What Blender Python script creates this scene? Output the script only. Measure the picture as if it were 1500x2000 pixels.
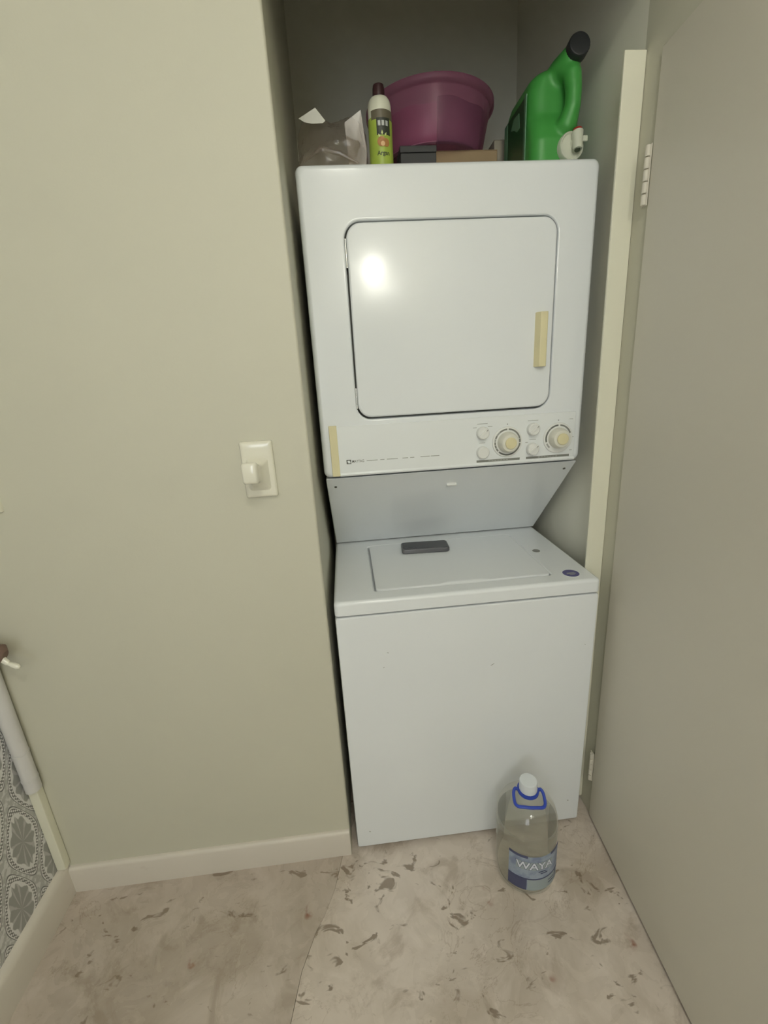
import bpy, bmesh, math, random
from mathutils import Vector, Matrix, noise
from math import pi, sin, cos, radians

random.seed(7)
scene = bpy.context.scene
for o in list(bpy.data.objects):
    bpy.data.objects.remove(o, do_unlink=True)
COL = scene.collection

# ------------------------------------------------------------------ camera
cam_data = bpy.data.cameras.new('camera')
cam_data.sensor_fit = 'HORIZONTAL'
cam_data.sensor_width = 36.0
cam_data.lens = 853.77 * 36.0 / 1500.0
cam_data.clip_start = 0.02
cam = bpy.data.objects.new('camera', cam_data)
COL.objects.link(cam)
yaw, pitch, roll = radians(4.2727), radians(16.995), radians(-3.3758)
fwd = Vector((sin(yaw) * cos(pitch), cos(yaw) * cos(pitch), -sin(pitch)))
rgt = Vector((cos(yaw), -sin(yaw), 0))
up = rgt.cross(fwd)
r2 = rgt * cos(roll) + up * sin(roll)
u2 = up * cos(roll) - rgt * sin(roll)
cam.matrix_world = Matrix.Translation((0.06662, -0.98987, 1.38242)) @ Matrix((r2, u2, -fwd)).transposed().to_4x4()
scene.camera = cam

# ------------------------------------------------------------------ world, exposure
world = bpy.data.worlds.new('world')
scene.world = world
world.use_nodes = True
world.node_tree.nodes['Background'].inputs['Color'].default_value = (0.02, 0.02, 0.02, 1)
world.node_tree.nodes['Background'].inputs['Strength'].default_value = 1.0
scene.view_settings.view_transform = 'Standard'
scene.view_settings.look = 'None'
scene.view_settings.exposure = -0.26
scene.view_settings.gamma = 1.0
scene.view_settings.use_curve_mapping = False
LAMP_STRENGTH = 142.0
FILL_STRENGTH = 6.0
FILL_COLOR = (0.93, 0.99, 1.05)
DOME_STRENGTH = 62.0
LAMP_COLOR = (1.0, 0.985, 0.87)


# ------------------------------------------------------------------ materials
def srgb(r, g, b):
    def f(c):
        c /= 255.0
        return c / 12.92 if c <= 0.04045 else ((c + 0.055) / 1.055) ** 2.4
    return (f(r), f(g), f(b), 1.0)


class NT:
    """tiny node helper"""
    def __init__(self, name):
        self.m = bpy.data.materials.new(name)
        self.m.use_nodes = True
        self.t = self.m.node_tree
        self.t.nodes.clear()
        self.out = self.n('ShaderNodeOutputMaterial')

    def n(self, kind, **kw):
        nd = self.t.nodes.new(kind)
        for k, v in kw.items():
            setattr(nd, k, v)
        return nd

    def link(self, a, b):
        self.t.links.new(a, b)

    def put(self, sock, v):
        if hasattr(v, 'is_linked') or isinstance(v, bpy.types.NodeSocket):
            self.link(v, sock)
        else:
            sock.default_value = v

    def math(self, op, a, b=None, c=None, clamp=False):
        nd = self.n('ShaderNodeMath', operation=op, use_clamp=clamp)
        self.put(nd.inputs[0], a)
        if b is not None:
            self.put(nd.inputs[1], b)
        if c is not None:
            self.put(nd.inputs[2], c)
        return nd.outputs[0]

    def smooth(self, v, lo, hi, a=0.0, b=1.0):
        nd = self.n('ShaderNodeMapRange', interpolation_type='SMOOTHSTEP')
        self.put(nd.inputs[0], v)
        nd.inputs[1].default_value = lo
        nd.inputs[2].default_value = hi
        nd.inputs[3].default_value = a
        nd.inputs[4].default_value = b
        return nd.outputs[0]

    def mixc(self, f, a, b):
        nd = self.n('ShaderNodeMix', data_type='RGBA')
        self.put(nd.inputs['Factor'], f)
        self.put(nd.inputs[6], a)
        self.put(nd.inputs[7], b)
        return nd.outputs[2]

    def coord(self, scale=(1, 1, 1), rot=(0, 0, 0)):
        tc = self.n('ShaderNodeTexCoord')
        mp = self.n('ShaderNodeMapping')
        mp.inputs['Scale'].default_value = scale
        mp.inputs['Rotation'].default_value = rot
        self.link(tc.outputs['Object'], mp.inputs['Vector'])
        return mp.outputs['Vector']

    def noise(self, vec, scale, detail=3, rough=0.5, dist=0.0):
        nd = self.n('ShaderNodeTexNoise')
        self.link(vec, nd.inputs['Vector'])
        nd.inputs['Scale'].default_value = scale
        nd.inputs['Detail'].default_value = detail
        nd.inputs['Roughness'].default_value = rough
        nd.inputs['Distortion'].default_value = dist
        return nd.outputs['Fac']

    def pbr(self, color, rough=0.5, metal=0.0, spec=0.5, coat=0.0, coat_rough=0.1, bump=None, bump_s=0.2, bump_d=0.002):
        b = self.n('ShaderNodeBsdfPrincipled')
        self.put(b.inputs['Base Color'], color)
        self.put(b.inputs['Roughness'], rough)
        b.inputs['Metallic'].default_value = metal
        b.inputs['Specular IOR Level'].default_value = spec
        b.inputs['Coat Weight'].default_value = coat
        b.inputs['Coat Roughness'].default_value = coat_rough
        if bump is not None:
            bp = self.n('ShaderNodeBump')
            bp.inputs['Strength'].default_value = bump_s
            bp.inputs['Distance'].default_value = bump_d
            self.link(bump, bp.inputs['Height'])
            self.link(bp.outputs['Normal'], b.inputs['Normal'])
        return b

    def done(self, shader):
        self.link(shader.outputs[0], self.out.inputs['Surface'])
        return self.m


def plain(name, color, rough=0.5, metal=0.0, spec=0.5, coat=0.0, var=0.04, scale=8.0, coat_rough=0.1):
    t = NT(name)
    v = t.coord()
    n = t.noise(v, scale, 4)
    dark = tuple(c * (1 - var) for c in color[:3]) + (1,)
    lite = tuple(min(1, c * (1 + var)) for c in color[:3]) + (1,)
    return t.done(t.pbr(t.mixc(n, dark, lite), rough, metal, spec, coat, coat_rough))


def painted(name, color, rough=0.6, bump=0.12, mark=None):
    t = NT(name)
    v = t.coord()
    n1 = t.noise(v, 2.2, 4)
    n2 = t.noise(v, 220, 2)
    c = t.mixc(n1, tuple(x * 0.965 for x in color[:3]) + (1,), tuple(min(1, x * 1.03) for x in color[:3]) + (1,))
    if mark:
        n3 = t.noise(t.coord((3, 3, 9)), 3.0, 5, 0.6)
        c = t.mixc(t.smooth(n3, 0.66, 0.8, 0, 0.35), c, mark)
    return t.done(t.pbr(c, rough, bump=n2, bump_s=bump, bump_d=0.001))


M = {}
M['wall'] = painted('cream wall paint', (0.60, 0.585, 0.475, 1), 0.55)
M['wall_alcove'] = painted('cream wall paint lightened', (0.86, 0.845, 0.73, 1), 0.65)  # wall cream lightened to make up for weak light in the alcove
M['ceiling'] = painted('white ceiling paint', (0.86, 0.85, 0.82, 1), 0.8)
M['base'] = painted('baseboard paint', (0.70, 0.65, 0.57, 1), 0.4, 0.06, (0.45, 0.38, 0.30, 1))
M['trimpaint'] = painted('trim paint', (0.80, 0.785, 0.64, 1), 0.45, 0.05)
M['door'] = painted('door paint', (0.68, 0.645, 0.55, 1), 0.42, 0.08)
M['enamel'] = plain('white enamel', (0.81, 0.84, 0.855, 1), 0.13, spec=0.4, var=0.012, scale=3)
M['enamel_flat'] = plain('white painted steel', (0.81, 0.84, 0.855, 1), 0.20, spec=0.5, var=0.02, scale=5)
M['panel'] = plain('control panel plastic', (0.81, 0.84, 0.84, 1), 0.32, var=0.01)
M['cream'] = plain('yellowed plastic', (0.74, 0.68, 0.42, 1), 0.45, var=0.05, scale=30)
M['knob'] = plain('knob plastic', (0.74, 0.73, 0.64, 1), 0.35, var=0.02)
M['knobwhite'] = plain('white knob plastic', (0.80, 0.81, 0.78, 1), 0.35, var=0.01)
M['ink'] = plain('grey print ink', (0.14, 0.145, 0.13, 1), 0.5)
M['inklight'] = plain('pale grey print ink', (0.38, 0.39, 0.36, 1), 0.5)
M['inkmid'] = plain('mid grey print ink', (0.22, 0.225, 0.20, 1), 0.5)
M['gap'] = plain('dark rubber gasket', (0.10, 0.10, 0.085, 1), 0.7)
M['chrome'] = plain('hinge steel', (0.65, 0.65, 0.62, 1), 0.25, metal=0.9)
M['screw'] = plain('dark screw', (0.12, 0.12, 0.11, 1), 0.4, metal=0.5)
M['ceramic'] = plain('glazed white ceramic', (0.80, 0.78, 0.66, 1), 0.12, coat=0.6, var=0.01, coat_rough=0.05)
M['phone_glass'] = plain('phone glass', (0.055, 0.055, 0.062, 1), 0.22)
M['phone_side'] = plain('phone edge', (0.13, 0.13, 0.14, 1), 0.35, metal=0.3)
M['sticker_blue'] = plain('blue sticker', (0.10, 0.095, 0.26, 1), 0.4, var=0.12, scale=90)
M['sticker_white'] = plain('white sticker rim', (0.78, 0.80, 0.82, 1), 0.4)
M['disc'] = plain('grey plastic plug', (0.28, 0.28, 0.26, 1), 0.5)
M['pvc'] = plain('white pipe plastic', (0.66, 0.65, 0.63, 1), 0.4)
M['brown'] = plain('brown peg', (0.20, 0.13, 0.10, 1), 0.55, var=0.2, scale=60)
M['black'] = plain('black plastic', (0.022, 0.024, 0.026, 1), 0.5)
M['darkbox'] = plain('dark grey card', (0.05, 0.05, 0.05, 1), 0.6)
M['card'] = plain('brown cardboard', (0.36, 0.26, 0.15, 1), 0.8, var=0.08, scale=40)
M['greybox'] = plain('grey card', (0.42, 0.38, 0.30, 1), 0.8, var=0.06)
M['green'] = plain('green jug plastic', (0.06, 0.33, 0.06, 1), 0.42, var=0.06, scale=10)
M['green_dark'] = plain('dark green label', (0.012, 0.075, 0.02, 1), 0.35, var=0.2, scale=25)
M['green_pale'] = plain('pale green label print', (0.12, 0.26, 0.15, 1), 0.45)
M['red'] = plain('red plastic', (0.38, 0.03, 0.02, 1), 0.4)
M['tap'] = plain('white tap plastic', (0.68, 0.70, 0.58, 1), 0.4)
M['tapdark'] = plain('tap bore', (0.08, 0.10, 0.06, 1), 0.6)
M['shampoo_cap'] = plain('dark brown cap', (0.045, 0.018, 0.020, 1), 0.4)
M['shampoo_white'] = plain('bottle white', (0.74, 0.74, 0.60, 1), 0.35)
M['shampoo_green'] = plain('lime label', (0.36, 0.47, 0.07, 1), 0.4, var=0.15, scale=40)
M['shampoo_dark'] = plain('dark label print', (0.03, 0.035, 0.025, 1), 0.45)
M['shampoo_band'] = plain('brown grey label band', (0.14, 0.12, 0.08, 1), 0.45)
M['nut'] = plain('nut print', (0.42, 0.19, 0.06, 1), 0.5, var=0.3, scale=120)
M['nut_pale'] = plain('pale nut print', (0.74, 0.48, 0.24, 1), 0.5)
M['leafprint'] = plain('leaf print', (0.62, 0.70, 0.28, 1), 0.5)
M['silver'] = plain('silver print', (0.50, 0.52, 0.50, 1), 0.4)
M['white_print'] = plain('white print', (0.72, 0.76, 0.82, 1), 0.5)
M['cap_white'] = plain('white cap plastic', (0.74, 0.78, 0.80, 1), 0.4)
M['blue_loop'] = plain('blue handle plastic', (0.03, 0.07, 0.44, 1), 0.4)
M['label_blue'] = None
M['label_navy'] = plain('navy label', (0.06, 0.07, 0.15, 1), 0.4)
M['label_pale'] = plain('pale label', (0.32, 0.38, 0.40, 1), 0.4)
M['mirror'] = plain('mirror glass', (0.75, 0.77, 0.76, 1), 0.04, metal=1.0, var=0.0)
M['cabinet'] = plain('white cabinet', (0.78, 0.77, 0.72, 1), 0.4)
M['paper'] = plain('white paper tag', (0.74, 0.73, 0.66, 1), 0.5, var=0.06, scale=30)


def mat_label_blue():
    t = NT('blue water label')
    v = t.coord((1, 1, 1))
    n = t.noise(v, 34, 4, 0.6)
    c = t.mixc(t.smooth(n, 0.35, 0.65), (0.20, 0.25, 0.37, 1), (0.33, 0.39, 0.48, 1))
    return t.done(t.pbr(c, 0.4))


M['label_blue'] = mat_label_blue()


def mat_marble():
    t = NT('beige marble')
    tc = t.n('ShaderNodeTexCoord')
    oi = t.n('ShaderNodeObjectInfo')
    add = t.n('ShaderNodeVectorMath', operation='ADD')
    mul = t.n('ShaderNodeVectorMath', operation='MULTIPLY')
    t.link(oi.outputs['Location'], mul.inputs[0])
    mul.inputs[1].default_value = (3.1, 2.3, 0)
    t.link(tc.outputs['Object'], add.inputs[0])
    t.link(mul.outputs[0], add.inputs[1])
    v = add.outputs[0]
    n1 = t.noise(v, 3.4, 6, 0.6, 0.6)
    n2 = t.noise(v, 11.0, 5, 0.62, 0.8)
    c = t.mixc(t.smooth(n1, 0.3, 0.7), (0.49, 0.42, 0.345, 1), (0.69, 0.61, 0.535, 1))
    c = t.mixc(t.smooth(n2, 0.54, 0.72, 0, 0.6), c, (0.74, 0.66, 0.59, 1))
    # cloudy brown stains
    n3 = t.noise(v, 6.5, 6, 0.65, 1.2)
    c = t.mixc(t.smooth(n3, 0.53, 0.68, 0, 0.5), c, (0.35, 0.28, 0.21, 1))
    # dark flakes, stretched, gathered in clusters
    mp = t.n('ShaderNodeMapping')
    mp.inputs['Rotation'].default_value = (0, 0, 0.6)
    mp.inputs['Scale'].default_value = (1.0, 1.7, 1)
    t.link(v, mp.inputs['Vector'])
    n4 = t.noise(mp.outputs[0], 15.0, 3, 0.6, 0.9)
    n5 = t.noise(v, 4.2, 2)
    fl = t.math('ADD', n4, t.math('MULTIPLY', n5, 0.35))
    c = t.mixc(t.smooth(fl, 0.79, 0.86, 0, 0.8), c, (0.20, 0.15, 0.105, 1))
    # thin veins
    n6 = t.noise(v, 5.0, 7, 0.6, 2.0)
    vein = t.math('ABSOLUTE', t.math('SUBTRACT', n6, 0.5))
    n7 = t.noise(v, 2.6, 2)
    vf = t.math('MULTIPLY', t.smooth(vein, 0.0, 0.012, 0.35, 0.0), t.smooth(n7, 0.48, 0.6))
    c = t.mixc(vf, c, (0.25, 0.17, 0.11, 1))
    # rusty patches
    n8 = t.noise(v, 8.0, 3)
    n9 = t.noise(v, 27.0, 4)
    rf = t.math('MULTIPLY', t.smooth(n8, 0.68, 0.74), t.smooth(n9, 0.45, 0.6))
    c = t.mixc(rf, c, (0.26, 0.09, 0.05, 1))
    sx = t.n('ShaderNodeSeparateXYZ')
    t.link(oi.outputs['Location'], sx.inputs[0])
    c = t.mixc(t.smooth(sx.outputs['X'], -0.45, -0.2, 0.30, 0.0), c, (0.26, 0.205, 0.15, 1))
    return t.done(t.pbr(c, t.smooth(n2, 0.2, 0.8, 0.20, 0.34), spec=0.4, coat=0.3, coat_rough=0.09))


M['marble'] = mat_marble()


def mat_damask():
    t = NT('grey damask wallpaper')
    tc = t.n('ShaderNodeTexCoord')
    sp = t.n('ShaderNodeSeparateXYZ')
    t.link(tc.outputs['Object'], sp.inputs[0])
    y, z = sp.outputs['Y'], sp.outputs['Z']
    nz = t.noise(t.coord(), 70, 3, 0.6)
    wob = t.math('MULTIPLY', t.math('SUBTRACT', nz, 0.5), 0.55)
    P, Q = 0.130, 0.285
    u = t.math('MULTIPLY', t.math('ADD', y, 0.075), 2 * pi / P)
    w = t.math('MULTIPLY', t.math('SUBTRACT', z, 0.296), 2 * pi / Q)
    cu, cw = t.math('COSINE', u), t.math('COSINE', w)
    g = t.math('MULTIPLY', t.math('ADD', cu, cw), 0.5)
    a = t.math('ABSOLUTE', g)
    # petals inside the medallion
    su, sw = t.math('SINE', u), t.math('SINE', w)
    ang = t.math('ARCTAN2', su, sw)
    pet = t.math('MULTIPLY', t.math('SINE', t.math('MULTIPLY', ang, 11.0)), 0.07)
    am = t.math('ADD', t.math('ADD', a, pet), t.math('MULTIPLY', wob, 0.25))
    med = t.smooth(am, 0.43, 0.49)
    # bead chain either side of the ogee line
    bead = t.math('MULTIPLY', t.math('SINE', t.math('MULTIPLY', z, 620)), t.math('SINE', t.math('MULTIPLY', y, 620)))
    band = t.math('MULTIPLY', t.smooth(a, 0.13, 0.16), t.smooth(a, 0.30, 0.33, 1, 0))
    beads = t.math('MULTIPLY', band, t.smooth(t.math('ADD', bead, wob), -0.25, 0.05))
    line = t.math('MULTIPLY', t.smooth(a, 0.075, 0.09), t.smooth(a, 0.105, 0.12, 1, 0))
    core = t.math('MULTIPLY', t.smooth(a, 0.075, 0.09, 1, 0), t.smooth(nz, 0.42, 0.52, 0.3, 0.85))
    c = t.mixc(core, (0.80, 0.79, 0.78, 1), (0.44, 0.44, 0.42, 1))
    c = t.mixc(beads, c, (0.20, 0.20, 0.19, 1))
    c = t.mixc(line, c, (0.17, 0.17, 0.165, 1))
    streak = t.smooth(t.math('ADD', t.math('SINE', t.math('MULTIPLY', ang, 9.0)), t.math('MULTIPLY', wob, 2.0)), 0.55, 0.95)
    fill = t.mixc(t.math('MULTIPLY', streak, 0.6), (0.36, 0.36, 0.34, 1), (0.64, 0.63, 0.62, 1))
    c = t.mixc(med, c, fill)
    return t.done(t.pbr(c, 0.6))


M['damask'] = mat_damask()


def mat_basin():
    t = NT('pink basin plastic')
    n = t.noise(t.coord(), 14, 3)
    c = t.mixc(n, (0.40, 0.16, 0.27, 1), (0.47, 0.20, 0.32, 1))
    b = t.pbr(c, 0.3, spec=0.4)
    tr = t.n('ShaderNodeBsdfTransparent')
    tr.inputs['Color'].default_value = (0.86, 0.60, 0.70, 1)
    mx = t.n('ShaderNodeMixShader')
    mx.inputs[0].default_value = 0.62
    t.link(b.outputs[0], mx.inputs[1])
    t.link(tr.outputs[0], mx.inputs[2])
    return t.done(mx)


M['basin'] = mat_basin()
M['pale_liner'] = plain('pale pink cloth', (0.90, 0.80, 0.86, 1), 0.9)
M['liner'] = plain('dark violet cloth', (0.05, 0.02, 0.06, 1), 0.9)


def mat_clear(name, tint, transp, rough, diffuse=(0.6, 0.6, 0.55, 1), dmix=0.15):
    t = NT(name)
    tr = t.n('ShaderNodeBsdfTransparent')
    tr.inputs['Color'].default_value = tint
    gl = t.n('ShaderNodeBsdfGlossy')
    gl.inputs['Roughness'].default_value = rough
    gl.inputs['Color'].default_value = (1, 1, 1, 1)
    df = t.n('ShaderNodeBsdfDiffuse')
    n = t.noise(t.coord(), 25, 3)
    t.link(t.mixc(n, tuple(x * 0.85 for x in diffuse[:3]) + (1,), diffuse), df.inputs['Color'])
    tl = t.n('ShaderNodeBsdfTranslucent')
    tl.inputs['Color'].default_value = diffuse
    m0 = t.n('ShaderNodeMixShader')
    m0.inputs[0].default_value = 0.5
    t.link(df.outputs[0], m0.inputs[1])
    t.link(tl.outputs[0], m0.inputs[2])
    m1 = t.n('ShaderNodeMixShader')
    m1.inputs[0].default_value = dmix
    t.link(tr.outputs[0], m1.inputs[1])
    t.link(m0.outputs[0], m1.inputs[2])
    lw = t.n('ShaderNodeLayerWeight')
    lw.inputs['Blend'].default_value = 0.5
    fz = t.math('ADD', t.math('MULTIPLY', t.math('POWER', lw.outputs['Facing'], 4.0), 0.6), 0.04)
    m2 = t.n('ShaderNodeMixShader')
    t.link(fz, m2.inputs[0])
    t.link(m1.outputs[0], m2.inputs[1])
    t.link(gl.outputs[0], m2.inputs[2])
    return t.done(m2)


M['pet'] = mat_clear('clear bottle plastic', (0.995, 0.995, 0.985, 1), 0.8, 0.08, (0.86, 0.87, 0.80, 1), 0.16)
M['bag'] = mat_clear('clear bag film', (0.93, 0.90, 0.86, 1), 0.6, 0.22, (0.56, 0.49, 0.42, 1), 0.20)


def mat_water():
    t = NT('water')
    rf = t.n('ShaderNodeBsdfRefraction')
    rf.inputs['IOR'].default_value = 1.12
    rf.inputs['Roughness'].default_value = 0.03
    n = t.noise(t.coord(), 6, 2)
    t.link(t.mixc(n, (0.975, 0.98, 0.95, 1), (0.985, 0.99, 0.97, 1)), rf.inputs['Color'])
    tr = t.n('ShaderNodeBsdfTransparent')
    tr.inputs['Color'].default_value = (0.99, 0.99, 0.98, 1)
    mx = t.n('ShaderNodeMixShader')
    mx.inputs[0].default_value = 0.50
    t.link(rf.outputs[0], mx.inputs[1])
    t.link(tr.outputs[0], mx.inputs[2])
    return t.done(mx)


M['water'] = mat_water()


def mat_emit(name, col, s):
    t = NT(name)
    e = t.n('ShaderNodeEmission')
    e.inputs['Color'].default_value = col + (1,)
    e.inputs['Strength'].default_value = s
    return t.done(e)


M['lamp_bar'] = mat_emit('lit frosted bar', LAMP_COLOR, 42.0)
M['dome'] = mat_emit('opal dome glass', LAMP_COLOR, DOME_STRENGTH)
M['fill_panel'] = mat_emit('glowing fill panel', FILL_COLOR, FILL_STRENGTH)
M['lamp'] = mat_emit('lit lamp globe', LAMP_COLOR, LAMP_STRENGTH)


# ------------------------------------------------------------------ mesh helpers
def finish(name, bm, mat, parent=None, smooth=35, loc=None):
    bmesh.ops.recalc_face_normals(bm, faces=bm.faces)
    me = bpy.data.meshes.new(name)
    bm.to_mesh(me)
    bm.free()
    if isinstance(mat, str):
        mat = M[mat]
    me.materials.append(mat)
    if smooth:
        for p in me.polygons:
            p.use_smooth = True
        me.set_sharp_from_angle(angle=radians(smooth))
    o = bpy.data.objects.new(name, me)
    COL.objects.link(o)
    if smooth and smooth <= 36:
        wn = o.modifiers.new('normals', 'WEIGHTED_NORMAL')
        wn.mode = 'FACE_AREA'
        wn.weight = 60
        wn.keep_sharp = True
    if loc is not None:
        # move the origin to loc, keep the shape in place
        me.transform(Matrix.Translation(-Vector(loc)))
        o.location = loc
    if parent is not None:
        o.parent = parent
        o.matrix_parent_inverse = Matrix.Translation(-parent_world(parent))
    return o


def parent_world(p):
    # parts keep their shape in world coordinates with their own origin at zero
    return Vector(p.location) if p.parent is None else Vector((0, 0, 0))


def tag(o, label, cat, group=None):
    o['label'] = label
    o['category'] = cat
    if group:
        o['group'] = group
    return o


def struct(o):
    o['kind'] = 'structure'
    return o


def thing(name, loc, label, cat, group=None):
    o = bpy.data.objects.new(name, None)
    o.empty_display_size = 0.05
    o.location = loc
    COL.objects.link(o)
    return tag(o, label, cat, group)


def bbox(bm, x0, x1, y0, y1, z0, z1, bevel=0.0, seg=2):
    vs = [bm.verts.new((x, y, z)) for x in (x0, x1) for y in (y0, y1) for z in (z0, z1)]
    idx = [(0, 1, 3, 2), (4, 6, 7, 5), (0, 4, 5, 1), (2, 3, 7, 6), (0, 2, 6, 4), (1, 5, 7, 3)]
    fs = [bm.faces.new([vs[i] for i in f]) for f in idx]
    if bevel:
        es = list({e for f in fs for e in f.edges})
        bmesh.ops.bevel(bm, geom=es, offset=bevel, segments=seg, profile=0.5, affect='EDGES')
    return bm


def box(name, x0, x1, y0, y1, z0, z1, mat, parent=None, bevel=0.0, seg=2, loc=None):
    return finish(name, bbox(bmesh.new(), x0, x1, y0, y1, z0, z1, bevel, seg), mat, parent, loc=loc)


def rrect(a0, a1, b0, b1, r, n=8):
    """rounded rectangle outline in a 2-D plane, 4*(n+1) points"""
    pts = []
    for (ca, cb, s) in ((a1 - r, b1 - r, 0), (a0 + r, b1 - r, 90), (a0 + r, b0 + r, 180), (a1 - r, b0 + r, 270)):
        for k in range(n + 1):
            t = radians(s + 90 * k / n)
            pts.append((ca + r * cos(t), cb + r * sin(t)))
    return pts


def circ(ca, cb, r, n=32, r2=None):
    r2 = r if r2 is None else r2
    return [(ca + r * cos(2 * pi * k / n), cb + r2 * sin(2 * pi * k / n)) for k in range(n)]


def loft(bm, rings, cap0=True, cap1=True, closed=True):
    vr = [[bm.verts.new(p) for p in ring] for ring in rings]
    n = len(vr[0])
    for a, b in zip(vr, vr[1:]):
        for i in range(n if closed else n - 1):
            j = (i + 1) % n
            bm.faces.new((a[i], a[j], b[j], b[i]))
    if cap0:
        bm.faces.new(vr[0])
    if cap1:
        bm.faces.new(vr[-1][::-1])
    return bm


def xz(pts, y):
    return [(a, y, b) for a, b in pts]


def xy(pts, z):
    return [(a, b, z) for a, b in pts]


def lathe(bm, cx, cy, prof, n=40, axis='z', cap0=True, cap1=True):
    """prof: (r, h); axis 'z' -> h is z, (cx,cy) centre; axis 'y' -> h is y, (cx,cy) is x,z"""
    rings = []
    for r, h in prof:
        c = circ(cx, cy, max(r, 1e-5), n)
        rings.append(xy(c, h) if axis == 'z' else xz(c, h))
    return loft(bm, rings, cap0, cap1)


def tube(bm, pts, r, n=10, closed=False):
    """round bar along a polyline"""
    pts = [Vector(p) for p in pts]
    rings = []
    m = len(pts)
    ref = None
    for i, p in enumerate(pts):
        a = pts[(i - 1) % m] if (closed or i > 0) else p
        b = pts[(i + 1) % m] if (closed or i < m - 1) else p
        t = (b - a).normalized()
        if ref is None:
            ref = Vector((0, 0, 1)) if abs(t.z) < 0.9 else Vector((1, 0, 0))
        s = t.cross(ref).normalized()
        ref = s.cross(t).normalized()
        rr = r[i] if isinstance(r, (list, tuple)) else r
        rings.append([tuple(p + (s * cos(2 * pi * k / n) + ref * sin(2 * pi * k / n)) * rr) for k in range(n)])
    if closed:
        vr = [[bm.verts.new(q) for q in ring] for ring in rings]
        for i in range(m):
            a, b = vr[i], vr[(i + 1) % m]
            for k in range(n):
                l = (k + 1) % n
                bm.faces.new((a[k], a[l], b[l], b[k]))
        return bm
    return loft(bm, rings)


def prism_x(bm, prof, x0, x1, bevel=0.0, seg=2):
    """prof: (y, z) polygon extruded along x"""
    a = [bm.verts.new((x0, y, z)) for y, z in prof]
    b = [bm.verts.new((x1, y, z)) for y, z in prof]
    n = len(prof)
    fs = [bm.faces.new(a), bm.faces.new(b[::-1])]
    for i in range(n):
        j = (i + 1) % n
        fs.append(bm.faces.new((a[j], a[i], b[i], b[j])))
    if bevel:
        es = list({e for f in fs for e in f.edges})
        bmesh.ops.bevel(bm, geom=es, offset=bevel, segments=seg, profile=0.5, affect='EDGES')
    return bm


def text_bm(body, size, spacing=1.0, bold=0.0, sx=1.0):
    """text centred on the origin in the xy plane as a bmesh"""
    cu = bpy.data.curves.new('lettering', 'FONT')
    cu.body = body
    cu.size = size
    cu.space_character = spacing
    cu.offset = bold
    cu.align_x = 'CENTER'
    cu.align_y = 'CENTER'
    cu.resolution_u = 3
    ob = bpy.data.objects.new('lettering', cu)
    COL.objects.link(ob)
    dg = bpy.context.evaluated_depsgraph_get()
    me = bpy.data.meshes.new_from_object(ob.evaluated_get(dg))
    bm = bmesh.new()
    bm.from_mesh(me)
    bpy.data.objects.remove(ob, do_unlink=True)
    bpy.data.curves.remove(cu)
    bpy.data.meshes.remove(me)
    for v in bm.verts:
        v.co.x *= sx
    return bm


def place_xz(bm, x, y, z):
    """stand a flat xy drawing up on a plane facing -y"""
    for v in bm.verts:
        v.co = Vector((x + v.co.x, y - v.co.z, z + v.co.y))
    return bm


def wrap(bm, cx, cy, r, az, z):
    """wrap a flat xy drawing on an upright cylinder, centred at azimuth az (degrees)"""
    for v in bm.verts:
        t = radians(az) + v.co.x / r
        v.co = Vector((cx + r * cos(t), cy + r * sin(t), z + v.co.y))
    return bm


def curved(bm, cx, cy, r, a0, a1, z0, z1, n=16, thick=0.0006, zfun=None):
    """curved sheet on a cylinder"""
    ring = []
    for k in range(n + 1):
        t = radians(a0 + (a1 - a0) * k / n)
        d = zfun(k / n) if zfun else (0, 0)
        ring.append(((cx + r * cos(t), cy + r * sin(t), z0 + d[0]), (cx + r * cos(t), cy + r * sin(t), z1 + d[1]),
                     (cx + (r - thick) * cos(t), cy + (r - thick) * sin(t), z1 + d[1]),
                     (cx + (r - thick) * cos(t), cy + (r - thick) * sin(t), z0 + d[0])))
    return loft(bm, ring)


# ================================================================== the room
CEIL = 2.60
YB = -2.64           # wall behind the camera
XL = -0.845          # left wall
XR = 0.750           # right wall
YA = 0.78            # back of the alcove
LEAN = 0.009         # the right wall is a little out of plumb


def lean(o, amount=LEAN):
    for v in o.data.vertices:
        v.co.x -= amount * v.co.z
    return o


# floor: two marble slabs with a hairline joint
floor = struct(box('floor', XL - 0.1, XR + 0.9, YB - 0.1, YA + 0.1, -0.10, -0.02, 'marble'))


def slab(poly, off):
    bm = bmesh.new()
    lo = [bm.verts.new((x, y, -0.0199)) for x, y in poly]
    hi = [bm.verts.new((x, y, 0.0)) for x, y in poly]
    n = len(poly)
    bm.faces.new(lo[::-1])
    top = bm.faces.new(hi)
    for i in range(n):
        j = (i + 1) % n
        bm.faces.new((lo[i], lo[j], hi[j], hi[i]))
    bmesh.ops.bevel(bm, geom=list(top.edges), offset=0.0006, segments=1, affect='EDGES')
    return finish('marble_slab', bm, 'marble', floor, smooth=0, loc=off)


def seam(y):
    return -0.046 + 0.345 * y


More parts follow.
